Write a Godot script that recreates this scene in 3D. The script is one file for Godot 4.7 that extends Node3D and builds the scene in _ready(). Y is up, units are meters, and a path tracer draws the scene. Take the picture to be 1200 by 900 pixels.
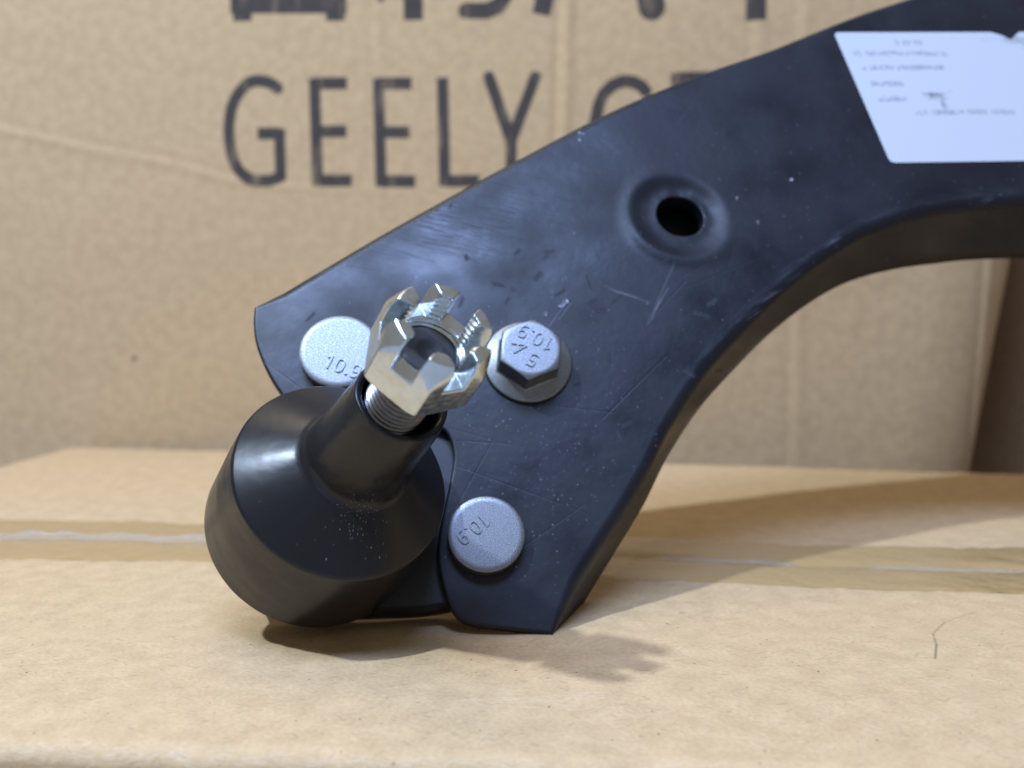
extends Node3D
# A black stamped control arm with its ball joint, standing on a cardboard box in front of another one. Metres; y is up; the box top lies at y = 0.

var rng := RandomNumberGenerator.new()
var M := {}
var wave := FastNoiseLite.new()
var lump := FastNoiseLite.new()

func _ready() -> void:
	rng.seed = 7
	# ---------------------------------------------------------------- camera
	var cam := Camera3D.new()
	cam.name = "camera"
	cam.position = Vector3(0, 0.0876, 0)
	cam.rotation.x = -0.0699
	cam.near = 0.01
	cam.far = 20.0
	var lens := CameraAttributesPhysical.new()
	lens.frustum_focal_length = 26.667
	lens.frustum_focus_distance = 0.222
	lens.exposure_aperture = 8.5
	cam.attributes = lens
	cam.fov = 48.455
	add_child(cam)
	cam.current = true
	# ---------------------------------------------------------------- air and light
	var world := WorldEnvironment.new()
	world.name = "room_air"
	var env := Environment.new()
	env.background_mode = Environment.BG_COLOR
	env.background_color = Color(0.82, 0.80, 0.78)
	env.background_energy_multiplier = 0.42
	env.tonemap_mode = Environment.TONE_MAPPER_LINEAR
	env.tonemap_exposure = 1.0
	env.sdfgi_enabled = true
	env.ssao_enabled = true
	env.ssil_enabled = true
	world.environment = env
	add_child(world)
	# the small bright ceiling lamp that throws the sharp shadows
	var key := OmniLight3D.new()
	key.name = "key_lamp"
	key.position = Vector3(-0.61, 1.22, 0.25)
	key.light_color = Color(0.82, 0.90, 1.0)
	key.light_energy = 2.15
	key.light_size = 0.028
	key.omni_range = 6.0
	key.omni_attenuation = 2.0
	key.shadow_enabled = true
	add_child(key)
	# the long cool ceiling panel that the paint and the bolt heads mirror
	var panel := AreaLight3D.new()
	panel.name = "ceiling_panel"
	panel.area_size = Vector2(0.8, 0.55)
	panel.position = Vector3(-0.08, 1.42, 0.42)
	panel.rotation_degrees = Vector3(-112, 0, 0)
	panel.light_color = Color(0.66, 0.77, 1.0)
	panel.light_energy = 4.2
	panel.area_range = 8.0
	panel.shadow_enabled = true
	add_child(panel)
	# an added warm fill light farther back; it softens the shade under the arm
	var rear := AreaLight3D.new()
	rear.name = "rear_fill_light"
	rear.area_size = Vector2(0.65, 0.5)
	rear.position = Vector3(-0.35, 1.45, -0.55)
	rear.rotation_degrees = Vector3(-83, -14, 0)
	rear.light_color = Color(1.0, 0.94, 0.84)
	rear.light_energy = 0.42
	rear.area_range = 8.0
	rear.shadow_enabled = true
	add_child(rear)

	wave.seed = 3
	wave.frequency = 14.0
	lump.seed = 11
	lump.frequency = 9.0
	make_materials()
	build_boxes()
	build_arm()

# ------------------------------------------------------------------ small helpers
func tag(o: Node, label: String, category: String, group := "") -> void:
	o.set_meta("label", label)
	o.set_meta("category", category)
	if group != "":
		o.set_meta("group", group)

func thing(called: String, where: Transform3D) -> Node3D:
	var o := Node3D.new()
	o.name = called
	o.transform = where
	add_child(o, true)
	return o

func part(called: String, mesh: Mesh, mat: Material, parent: Node, where := Transform3D.IDENTITY) -> MeshInstance3D:
	var o := MeshInstance3D.new()
	o.name = called
	o.mesh = mesh
	o.material_override = mat
	o.transform = where
	parent.add_child(o, true)
	return o

func commit(v: PackedVector3Array, n: PackedVector3Array, uv: PackedVector2Array, idx: PackedInt32Array, uv2 := PackedVector2Array()) -> ArrayMesh:
	for t in range(0, idx.size(), 3):
		var a := v[idx[t]]
		var g := (v[idx[t + 1]] - a).cross(v[idx[t + 2]] - a)
		if g.dot(n[idx[t]] + n[idx[t + 1]] + n[idx[t + 2]]) > 0.0:
			var k := idx[t + 1]
			idx[t + 1] = idx[t + 2]
			idx[t + 2] = k
	var arr := []
	arr.resize(Mesh.ARRAY_MAX)
	arr[Mesh.ARRAY_VERTEX] = v
	arr[Mesh.ARRAY_NORMAL] = n
	if uv.size() == v.size():
		arr[Mesh.ARRAY_TEX_UV] = uv
	if uv2.size() == v.size():
		arr[Mesh.ARRAY_TEX_UV2] = uv2
	arr[Mesh.ARRAY_INDEX] = idx
	var m := ArrayMesh.new()
	m.add_surface_from_arrays(Mesh.PRIMITIVE_TRIANGLES, arr)
	return m

# a sheet of nu x nv points; f(a, b) with a and b from 0 to 1 gives the place; "up" tells which way the sheet faces
func sheet(nu: int, nv: int, f: Callable, flip := false, closed := false, uv_size := Vector2.ONE) -> ArrayMesh:
	var v := PackedVector3Array()
	var uv := PackedVector2Array()
	for j in nv:
		for i in nu:
			var a := float(i) / (nu - 1)
			var b := float(j) / (nv - 1)
			v.append(f.call(a, b))
			uv.append(Vector2(a, b) * uv_size)
	var n := PackedVector3Array()
	n.resize(v.size())
	for j in nv:
		for i in nu:
			var i0 := maxi(i - 1, 0)
			var i1 := mini(i + 1, nu - 1)
			if closed and i == 0:
				i0 = nu - 2
			if closed and i == nu - 1:
				i1 = 1
			var du := v[j * nu + i1] - v[j * nu + i0]
			var dv := v[mini(j + 1, nv - 1) * nu + i] - v[maxi(j - 1, 0) * nu + i]
			if du.length() < 1e-9:
				du = v[(nv / 2) * nu + i1] - v[(nv / 2) * nu + i0]
			var c := du.cross(dv)
			if c.length() < 1e-16:
				c = Vector3.UP
			n[j * nu + i] = c.normalized() * (-1.0 if flip else 1.0)
	var idx := PackedInt32Array()
	for j in nv - 1:
		for i in nu - 1:
			var k := j * nu + i
			idx.append_array([k, k + 1, k + nu, k + 1, k + nu + 1, k + nu])
	return commit(v, n, uv, idx, uv)

# a turned shape round y; profile of (radius, height) in millimetres, from the outside bottom to the top
func turned(profile: PackedVector2Array, segs: int, fine := 1.0, wobble := 0.0, lean := 0.0) -> ArrayMesh:
	var pts := PackedVector2Array()
	for k in profile.size() - 1:
		var steps := maxi(1, int(profile[k].distance_to(profile[k + 1]) / fine))
		for s in steps:
			pts.append(profile[k].lerp(profile[k + 1], float(s) / steps))
	pts.append(profile[profile.size() - 1])
	var f := func(a: float, b: float) -> Vector3:
		var p := pts[int(round(b * (pts.size() - 1)))]
		var t := a * TAU
		var r := p.x
		if wobble > 0.0 and r > 1.0:
			r += wobble * wave.get_noise_3d(cos(t) * 0.12, sin(t) * 0.12, p.y * 0.006)
		var off := lean * smoothstep(4.0, 40.0, p.y)
		return Vector3(cos(t) * r + off, p.y, sin(t) * r) * 0.001
	return sheet(segs + 1, pts.size(), f, true, true, Vector2(1, 1))

func rounded(profile: PackedVector2Array, radii: Array) -> PackedVector2Array:
	var out := PackedVector2Array([profile[0]])
	for k in range(1, profile.size() - 1):
		var r: float = radii[k]
		var p := profile[k]
		if r <= 0.0:
			out.append(p)
			continue
		var a := p + (profile[k - 1] - p).limit_length(r)
		var b := p + (profile[k + 1] - p).limit_length(r)
		for s in 9:
			var t := s / 8.0
			out.append(a.lerp(p, t).lerp(p.lerp(b, t), t))
	out.append(profile[profile.size() - 1])
	return out

# meshes a distance field (millimetres) with one point in each crossed cell and one quad round each crossed edge
func from_field(d: Callable, lo: Vector3, hi: Vector3, cell: float) -> ArrayMesh:
	var nx := int(ceil((hi.x - lo.x) / cell)) + 1
	var ny := int(ceil((hi.y - lo.y) / cell)) + 1
	var nz := int(ceil((hi.z - lo.z) / cell)) + 1
	var val := PackedFloat32Array()
	val.resize(nx * ny * nz)
	val.fill(1e3)
	var blk := 6
	var reach := blk * cell * 0.87 * 1.25
	for bz in range(0, nz, blk):
		for by in range(0, ny, blk):
			for bx in range(0, nx, blk):
				var mid := lo + Vector3(bx + blk * 0.5, by + blk * 0.5, bz + blk * 0.5) * cell
				var dm: float = d.call(mid)
				var skip := absf(dm) > reach + cell
				for z in range(bz, mini(bz + blk, nz)):
					for y in range(by, mini(by + blk, ny)):
						var row := (z * ny + y) * nx
						for x in range(bx, mini(bx + blk, nx)):
							val[row + x] = dm if skip else d.call(lo + Vector3(x, y, z) * cell)
	var at := PackedInt32Array()
	at.resize(val.size())
	at.fill(-1)
	var v := PackedVector3Array()
	var sy := nx
	var sz := nx * ny
	var corner := [0, 1, sy, sy + 1, sz, sz + 1, sz + sy, sz + sy + 1]
	var edges := [[0, 1], [2, 3], [4, 5], [6, 7], [0, 2], [1, 3], [4, 6], [5, 7], [0, 4], [1, 5], [2, 6], [3, 7]]
	var offs := [Vector3(0, 0, 0), Vector3(1, 0, 0), Vector3(0, 1, 0), Vector3(1, 1, 0), Vector3(0, 0, 1), Vector3(1, 0, 1), Vector3(0, 1, 1), Vector3(1, 1, 1)]
	for z in nz - 1:
		for y in ny - 1:
			for x in nx - 1:
				var k := (z * ny + y) * nx + x
				var v0 := val[k]
				if absf(v0) > cell * 4.0:
					continue
				var neg := 0
				for c in 8:
					if val[k + corner[c]] < 0.0:
						neg += 1
				if neg == 0 or neg == 8:
					continue
				var sum := Vector3.ZERO
				var cnt := 0
				for e in edges:
					var a := val[k + corner[e[0]]]
					var b := val[k + corner[e[1]]]
					if (a < 0.0) != (b < 0.0):
						sum += (offs[e[0]] as Vector3).lerp(offs[e[1]], a / (a - b))
						cnt += 1
				at[k] = v.size()
				v.append(lo + (Vector3(x, y, z) + sum / cnt) * cell)
	var n := PackedVector3Array()
	var h := cell * 0.35
	for p in v:
		var g := Vector3(d.call(p + Vector3(h, 0, 0)) - d.call(p - Vector3(h, 0, 0)), d.call(p + Vector3(0, h, 0)) - d.call(p - Vector3(0, h, 0)), d.call(p + Vector3(0, 0, h)) - d.call(p - Vector3(0, 0, h)))
		n.append(g.normalized() if g.length() > 1e-6 else Vector3.UP)
	var idx := PackedInt32Array()
	for z in range(1, nz - 1):
		for y in range(1, ny - 1):
			for x in range(1, nx - 1):
				var k := (z * ny + y) * nx + x
				var s := val[k] < 0.0
				if absf(val[k]) > cell * 3.0:
					continue
				for q in [[1, sy, sz], [sy, sz, 1], [sz, 1, sy]]:
					if (val[k + q[0]] < 0.0) == s:
						continue
					var a := at[k]
					var b := at[k - q[1]]
					var c := at[k - q[1] - q[2]]
					var e := at[k - q[2]]
					if a < 0 or b < 0 or c < 0 or e < 0:
						continue
					idx.append_array([a, b, c, a, c, e])
	for i in v.size():
		v[i] *= 0.001
	return commit(v, n, PackedVector2Array(), idx)

func smax(a: float, b: float, k: float) -> float:
	var h := maxf(k - absf(a - b), 0.0) / k
	return maxf(a, b) + h * h * k * 0.25

func smooth_line(p: Array, step: float) -> Array:   # points are PackedFloat32Array-like arrays [x, y, r, d, draft]
	var out := []
	for k in p.size() - 1:
		var a: Array = p[maxi(k - 1, 0)]
		var b: Array = p[k]
		var c: Array = p[k + 1]
		var e: Array = p[mini(k + 2, p.size() - 1)]
		var vb := Vector2(b[0], b[1])
		var vc := Vector2(c[0], c[1])
		var steps := maxi(1, int(round(vb.distance_to(vc) / step)))
		for s in steps:
			var t := float(s) / steps
			var q := vb.cubic_interpolate(vc, Vector2(a[0], a[1]), Vector2(e[0], e[1]), t)
			out.append([q.x, q.y, lerpf(b[2], c[2], t), lerpf(b[3], c[3], t), lerpf(b[4], c[4], t)])
	return out

# ------------------------------------------------------------------ textures and materials
func noise_image(size: int, freq: float, sd: int, octaves := 4) -> Image:
	var f := FastNoiseLite.new()
	f.seed = sd
	f.noise_type = FastNoiseLite.TYPE_SIMPLEX_SMOOTH
	f.frequency = freq
	f.fractal_octaves = octaves
	return f.get_seamless_image(size, size, false, false, 0.12, true)

func mix_px(im: Image, x: int, y: int, c: Color, a: float, wrap := false) -> void:
	var w := im.get_width()
	var h := im.get_height()
	if wrap:
		x = posmod(x, w)
		y = posmod(y, h)
	elif x < 0 or y < 0 or x >= w or y >= h:
		return
	var o := im.get_pixel(x, y)
	im.set_pixel(x, y, Color(lerpf(o.r, c.r, a), lerpf(o.g, c.g, a), lerpf(o.b, c.b, a), o.a))

func line_on(im: Image, a: Vector2, b: Vector2, width: float, c: Color, alpha: float, wrap := false) -> void:
	var steps := maxi(1, int(a.distance_to(b)))
	for s in steps + 1:
		var p := a.lerp(b, float(s) / steps)
		var r := int(ceil(width * 0.5 + 0.5))
		for dy in range(-r, r + 1):
			for dx in range(-r, r + 1):
				var q := Vector2(floor(p.x) + dx, floor(p.y) + dy)
				var cov := clampf(width * 0.5 + 0.5 - (q + Vector2(0.5, 0.5)).distance_to(p), 0.0, 1.0)
				if cov > 0.0:
					mix_px(im, int(q.x), int(q.y), c, alpha * cov, wrap)

func blot(im: Image, p: Vector2, r: float, c: Color, alpha: float, wrap := false) -> void:
	line_on(im, p, p, r * 2.0, c, alpha, wrap)

func tex(im: Image) -> ImageTexture:
	im.generate_mipmaps()
	return ImageTexture.create_from_image(im)

func mat(called: String, c: Color, rough: float, metal := 0.0) -> StandardMaterial3D:
	var m := StandardMaterial3D.new()
	m.resource_name = called
	m.albedo_color = c.linear_to_srgb()
	m.roughness = rough
	m.metallic = metal
	M[called] = m
	return m

func make_kraft() -> void:
	var size := 1024
	var fine := noise_image(size, 0.11, 21, 3)
	var mid := noise_image(size, 0.018, 22, 4)
	var fd := fine.get_data()
	var md := mid.get_data()
	var base := Color(0.53, 0.368, 0.198)
	var out := PackedByteArray()
	out.resize(size * size * 3)
	var bump := PackedByteArray()
	bump.resize(size * size)
	for i in size * size:
		var a := fd[i] / 255.0 - 0.5
		var b := md[i] / 255.0 - 0.5
		var k := 1.0 + a * 0.20 + b * 0.20
		var c := Color(base.r * k, base.g * (k + b * 0.02), base.b * (k + b * 0.05 - a * 0.03)).linear_to_srgb()
		out[i * 3] = int(clampf(c.r * 255.0, 0, 255))
		out[i * 3 + 1] = int(clampf(c.g * 255.0, 0, 255))
		out[i * 3 + 2] = int(clampf(c.b * 255.0, 0, 255))
		bump[i] = int(clampf(128.0 + a * 90.0 + b * 110.0, 0, 255))
	var im := Image.create_from_data(size, size, false, Image.FORMAT_RGB8, out)
	var bm := Image.create_from_data(size, size, false, Image.FORMAT_L8, bump)
	for k in 5200:   # paper fibres
		var p := Vector2(rng.randf(), rng.randf()) * size
		var t := rng.randf_range(-0.9, 0.9)
		var q := p + Vector2(cos(t), sin(t)) * rng.randf_range(4, 16)
		var light := rng.randf() < 0.55
		var c := Color(0.86, 0.77, 0.62) if light else Color(0.52, 0.40, 0.27)
		line_on(im, p, q, rng.randf_range(0.7, 1.4), c, rng.randf_range(0.12, 0.38), true)
		if k % 3 == 0:
			line_on(bm, p, q, 1.5, Color.WHITE if light else Color.BLACK, 0.25, true)
	for k in 160:    # specks
		blot(im, Vector2(rng.randf(), rng.randf()) * size, rng.randf_range(0.5, 1.3), Color(0.25, 0.18, 0.12), rng.randf_range(0.25, 0.7), true)
	for called in ["kraft_top", "kraft_dimmed", "kraft_plain"]:
		var m := mat(called, Color(0.945, 0.955, 0.985) if called == "kraft_dimmed" else Color.WHITE, 0.82)  # printed box: colour lowered to stand for less light, and slightly greyer board
		m.albedo_texture = tex(im) if called == "kraft_top" else M["kraft_top"].albedo_texture
		m.uv1_triplanar = true
		m.uv1_scale = Vector3.ONE / 0.2
		m.heightmap_enabled = true
		m.heightmap_texture = tex(bm) if called == "kraft_top" else M["kraft_top"].heightmap_texture
		m.heightmap_scale = 0.034
		m.metallic_specular = 0.3

func make_materials() -> void:
	make_kraft()
	# paint of the arm: one picture of its own face, 0.36 m wide, with the dust and scuffs that lie on it
	var size := 1536
	var per := size / 0.36
	var paint := Image.create(size, size, false, Image.FORMAT_RGB8)
	paint.fill(Color(0.0034, 0.0054, 0.0115).linear_to_srgb())
	var rough := noise_image(size, 0.006, 31, 5)
	rough.adjust_bcs(0.72, 0.50, 1.0)
	rough.convert(Image.FORMAT_L8)
	var relief := noise_image(size, 0.05, 32, 3)
	relief.adjust_bcs(1.0, 0.28, 1.0)
	var where := func(x: float, y: float) -> Vector2:
		return Vector2((x + 95.0) * 0.001, y * 0.001) * per
	var dust := Color(0.62, 0.63, 0.66)
	for k in 1500:
		var p: Vector2 = where.call(rng.randf_range(-90, 235), rng.randf_range(0, 290))
		blot(paint, p, rng.randf_range(0.4, 1.0) * (1.6 if rng.randf() < 0.07 else 1.0), dust, rng.randf_range(0.08, 0.45))
	for k in 420:    # denser dust round the bolts and down the narrow end
		var p: Vector2 = where.call(rng.randfn(0, 26), rng.randfn(62, 28))
		blot(paint, p, rng.randf_range(0.4, 1.1), dust, rng.randf_range(0.1, 0.5))
	for k in 44:     # short scuffs
		var c := Vector2(rng.randf_range(-60, 200), rng.randf_range(20, 240))
		if k < 40:
			c = Vector2(rng.randfn(15, 28), rng.randfn(95, 25))
		var t := rng.randf_range(0, TAU)
		var l := rng.randf_range(1.0, 5.0)
		var d := Vector2(cos(t), sin(t)) * l
		var al := rng.randf_range(0.04, 0.13)
		for s in 5:
			var j := Vector2(rng.randfn(0, 0.35), rng.randfn(0, 0.35))
			line_on(paint, where.call(c.x + j.x, c.y + j.y), where.call(c.x + d.x + j.x, c.y + d.y + j.y), 1.0, dust, al)
			line_on(rough, where.call(c.x + j.x, c.y + j.y), where.call(c.x + d.x + j.x, c.y + d.y + j.y), 2.0, Color(0.75, 0.75, 0.75), 0.4)
	# chips that the photograph shows singly
	for q in [[102, 158.7, 1.5], [27.8, 186.8, 1.3], [27.0, 185.0, 1.0], [24.5, 178.7, 1.2], [24.3, 175.0, 0.9], [14.3, 107.3, 1.3], [13.2, 106.4, 1.1], [12.1, 105.6, 1.0], [6.7, 102.4, 0.9], [80, 150, 0.9], [86, 140, 0.8]]:
		for s in 4:
			blot(paint, (where.call(q[0], q[1]) as Vector2) + Vector2(rng.randfn(0, 1.6), rng.randfn(0, 1.6)), q[2] * rng.randf_range(0.6, 1.3), Color(0.72, 0.73, 0.78), 0.6)
		blot(relief, where.call(q[0], q[1]), q[2] * 3.0, Color.WHITE, 0.6)
	for q in [[6, 96, 14, 107], [10, 100, 15, 106], [40, 98, 52, 122], [42, 100, 46, 108], [44, 104, 49, 112], [28, 112, 42, 106], [30, 111, 38, 108]]:
		for s in 3:
			line_on(paint, where.call(q[0] + rng.randf(), q[1] + rng.randf()), where.call(q[2] + rng.randf(), q[3] + rng.randf()), 1.1, dust, 0.22)
	# rubbed edge over the arch and along the top fold
	for q in [[112, 131.5, 7], [113, 132.5, 5], [84, 108.5, 10], [86, 110, 9], [78, 102, 8], [176, 150.5, 6], [178, 151.5, 5], [95, 117, 9], [-67, 117.5, 3], [-65, 119, 2.5]]:
		for s in 6:
			var c := Vector2(q[0], q[1]) + Vector2(rng.randfn(0, 0.8), rng.randfn(0, 0.5))
			var d := Vector2(1, 0.62).normalized() * float(q[2]) * rng.randf_range(0.3, 0.7)
			line_on(paint, where.call(c.x - d.x, c.y - d.y), where.call(c.x + d.x, c.y + d.y), 1.2, dust, 0.13)
	var bend := [Vector2(58.8, 80.3), Vector2(72.7, 94.4), Vector2(90.7, 110.9), Vector2(109, 124.8), Vector2(127.4, 135.8), Vector2(149, 143.6), Vector2(170.3, 147.7), Vector2(191.5, 150)]
	for k in 340:
		var i := rng.randi() % (bend.size() - 1)
		var d: Vector2 = (bend[i + 1] - bend[i]).normalized()
		var c: Vector2 = (bend[i] as Vector2).lerp(bend[i + 1], rng.randf()) + Vector2(-d.y, d.x) * rng.randfn(5.6, 0.9)
		d *= rng.randf_range(0.6, 4.0)
		line_on(paint, where.call(c.x - d.x, c.y - d.y), where.call(c.x + d.x, c.y + d.y), 1.0, dust, rng.randf_range(0.03, 0.12))
	# fine brush marks left by wiping
	for k in 150:
		var c := Vector2(rng.randfn(-22, 13), rng.randfn(142, 9))
		var l := rng.randf_range(5, 16)
		var d := Vector2(1, -0.28 + rng.randfn(0, 0.05)).normalized() * l
		line_on(relief, where.call(c.x - d.x, c.y - d.y), where.call(c.x + d.x, c.y + d.y), 1.6, Color.WHITE if k % 2 else Color.BLACK, 0.35)
	for k in 60:
		var c := Vector2(rng.randf_range(-80, 200), rng.randf_range(20, 240))
		var t := rng.randf_range(-0.7, 1.2)
		var d := Vector2(cos(t), sin(t)) * rng.randf_range(4, 22)
		line_on(relief, where.call(c.x - d.x, c.y - d.y), where.call(c.x + d.x, c.y + d.y), 1.2, Color.BLACK, 0.5)
	var m := mat("arm_paint", Color.WHITE, 1.0)
	m.albedo_texture = tex(paint)
	m.metallic_specular = 0.45
	m.roughness_texture = tex(rough)
	m.roughness_texture_channel = BaseMaterial3D.TEXTURE_CHANNEL_RED
	m.heightmap_enabled = true
	m.heightmap_texture = tex(relief)
	m.heightmap_scale = 0.011
	m.texture_repeat = true
	mat("dark_paint", Color(0.010, 0.012, 0.018), 0.42)
	# rubber of the boot, with the dust on its cone
	var rb := Image.create(1024, 512, false, Image.FORMAT_RGB8)
	rb.fill(Color(0.010, 0.010, 0.0115).linear_to_srgb())
	for k in 420:
		blot(rb, Vector2(rng.randf() * 1024, rng.randf() * 512), rng.randf_range(0.35, 0.8), dust, rng.randf_range(0.05, 0.3), true)
	for k in 150:
		blot(rb, Vector2(rng.randfn(160, 32), rng.randfn(246, 22)), rng.randf_range(0.4, 0.9), Color(0.85, 0.83, 0.8), rng.randf_range(0.2, 0.7), true)
	m = mat("rubber", Color.WHITE, 0.27)
	m.metallic_specular = 0.43
	m.albedo_texture = tex(rb)
	var soft := noise_image(512, 0.05, 41, 3)
	m.heightmap_enabled = true
	m.heightmap_texture = tex(soft)
	m.heightmap_scale = 0.0012
	# zinc plating
	var zr := noise_image(512, 0.03, 51, 5)
	zr.adjust_bcs(1.0, 0.6, 1.0)
	var zb := noise_image(512, 0.05, 52, 4)
	m = mat("zinc", Color(0.165, 0.185, 0.215), 1.0, 1.0)
	m.roughness_texture = tex(zr)
	m.roughness_texture_channel = BaseMaterial3D.TEXTURE_CHANNEL_RED
	m.uv1_triplanar = true
	m.uv1_scale = Vector3.ONE / 0.009
	m.heightmap_enabled = true
	m.heightmap_texture = tex(zb)
	m.heightmap_scale = 0.00028
	var spangle := noise_image(512, 0.045, 54, 4)
	spangle.adjust_bcs(1.4, 0.38, 1.0)
	m.albedo_texture = tex(spangle)
	m.albedo_color = Color(0.70, 0.74, 0.79).linear_to_srgb()
	m = mat("nut_zinc", Color(0.68, 0.76, 0.82), 0.62, 1.0)
	var film := noise_image(512, 0.012, 53, 5)
	film.convert(Image.FORMAT_RGB8)
	for y in 512:
		for x in 512:
			var k := smoothstep(0.35, 0.7, film.get_pixel(x, y).r)
			film.set_pixel(x, y, Color(1, 1, 1).lerp(Color(0.97, 0.96, 0.92), k))
	for k in 60:
		var p := Vector2(rng.randf(), rng.randf()) * 512.0
		line_on(film, p, p + Vector2(rng.randfn(0, 16), rng.randfn(0, 16)), rng.randf_range(1.0, 2.4), Color(0.52, 0.48, 0.42), rng.randf_range(0.1, 0.4), true)
	m.albedo_texture = tex(film)
	var nr := zr.duplicate() as Image
	nr.adjust_bcs(0.62, 0.8, 1.0)
	m.roughness_texture = tex(nr)
	m.roughness_texture_channel = BaseMaterial3D.TEXTURE_CHANNEL_RED
	m.uv1_triplanar = true
	m.uv1_scale = Vector3.ONE / 0.04
	m.heightmap_enabled = true
	m.heightmap_texture = M["zinc"].heightmap_texture
	m.heightmap_scale = 0.002
	m = mat("stud_steel", Color(0.22, 0.215, 0.21), 0.25, 1.0)
	m = mat("stud_end", Color(0.13, 0.125, 0.13), 0.6, 0.3)
	m.albedo_texture = M["zinc"].albedo_texture
	m.uv1_triplanar = true
	m.uv1_scale = Vector3.ONE / 0.006
	m.heightmap_enabled = true
	m.heightmap_texture = M["zinc"].heightmap_texture
	m.heightmap_scale = 0.006
	# sticker with rows of faint worn print and a dark rub mark
	var st := Image.create(1024, 720, false, Image.FORMAT_RGB8)
	st.fill(Color(0.90, 0.91, 0.93))
	for row in [[270, 60, 110], [62, 120, 420], [80, 200, 380], [95, 290, 150], [105, 372, 110], [250, 445, 430]]:
		var x: float = row[0]
		var grid := [Vector2(0, 0), Vector2(11, 0), Vector2(0, 11), Vector2(11, 11), Vector2(0, 22), Vector2(11, 22)]
		while x < row[0] + row[2]:
			for pair in [[0, 1], [2, 3], [4, 5], [0, 2], [2, 4], [1, 3], [3, 5]]:
				if rng.randf() < 0.62:
					var c := Vector2(x, row[1] - 11)
					line_on(st, c + grid[pair[0]], c + grid[pair[1]], 2.6, Color(0.36, 0.38, 0.44), 0.55)
			x += 18.0 if rng.randf() < 0.85 else 34.0
	for k in 40:   # the crumpled grey corner
		var p := Vector2(790 + rng.randfn(60, 60), 20 + rng.randfn(20, 16))
		line_on(st, p, p + Vector2(rng.randf_range(20, 70), rng.randf_range(6, 22)), 4.0, Color(0.55, 0.54, 0.55), 0.12)
	for k in 70:
		var p := Vector2(350 + rng.randfn(0, 22), 352 + rng.randfn(0, 9))
		line_on(st, p, p + Vector2(rng.randf_range(6, 26), rng.randf_range(-3, 5)), 3.0, Color(0.36, 0.35, 0.36), 0.16)
	for k in 30:
		var p := Vector2(380 + rng.randfn(0, 8), 360 + rng.randf_range(0, 60))
		line_on(st, p, p + Vector2(rng.randf_range(0, 14), rng.randf_range(8, 22)), 3.0, Color(0.45, 0.45, 0.48), 0.14)
	m = mat("sticker_paper", Color(0.58, 0.60, 0.63), 0.5)
	m.albedo_texture = tex(st)
	m = mat("tape", Color(0.41, 0.272, 0.118), 0.16)
	m.uv1_triplanar = true
	m.uv1_scale = Vector3.ONE / 0.09
	m.heightmap_enabled = true
	m.heightmap_texture = M["zinc"].heightmap_texture
	m.heightmap_scale = 0.012
	m = mat("loose_tape", Color(0.93, 0.90, 0.85), 0.07)
	m.uv1_triplanar = true
	m.uv1_scale = Vector3(40.0, 160.0, 160.0)
	m.heightmap_enabled = true
	m.heightmap_texture = M["zinc"].heightmap_texture
	m.heightmap_scale = 0.05
	m.albedo_color.a = 0.15
	m.transparency = BaseMaterial3D.TRANSPARENCY_ALPHA
	m.metallic_specular = 0.5
	m = mat("concrete", Color(0.28, 0.27, 0.26), 0.85)
	m.uv1_triplanar = true
	m.heightmap_enabled = true
	m.heightmap_texture = M["zinc"].heightmap_texture
	m.heightmap_scale = 0.05

# ------------------------------------------------------------------ the boxes and what they stand on
func seg_dist(p: Vector2, a: Vector2, b: Vector2) -> float:
	return p.distance_to(Geometry2D.get_closest_point_to_segment(p, a, b))

func print_stroke(im: Image, per: float, org: Vector2, pts: Array, width: float, butt: bool) -> void:
	var lo := Vector2(1e9, 1e9)
	var hi := -lo
	var q := []
	for p in pts:
		var v := Vector2(p[0] - org.x, org.y - p[1]) * per
		q.append(v)
		lo = lo.min(v)
		hi = hi.max(v)
	var w := width * per * 0.5
	lo -= Vector2(w + 2, w + 2)
	hi += Vector2(w + 2, w + 2)
	for y in range(maxi(0, int(lo.y)), mini(im.get_height(), int(hi.y) + 1)):
		for x in range(maxi(0, int(lo.x)), mini(im.get_width(), int(hi.x) + 1)):
			var p := Vector2(x + 0.5, y + 0.5)
			var d := 1e9
			for k in q.size() - 1:
				var a: Vector2 = q[k]
				var b: Vector2 = q[k + 1]
				if butt:
					var t := (b - a).normalized()
					var along := (p - a).dot(t)
					d = minf(d, maxf(absf((p - a).dot(t.orthogonal())) - w, maxf(-along, along - a.distance_to(b))))
				else:
					d = minf(d, seg_dist(p, a, b) - w)
			var cov := clampf(0.5 - d, 0.0, 1.0)
			if cov > 0.0:
				var o := im.get_pixel(x, y)
				var worn := 0.94 + 0.5 * minf(0.0, wave.get_noise_2d(x * 0.0026, y * 0.0007) + 0.12) - 0.05 * rng.randf()
				im.set_pixel(x, y, Color(o.r, o.g, o.b, maxf(o.a, cov * worn)))

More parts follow.
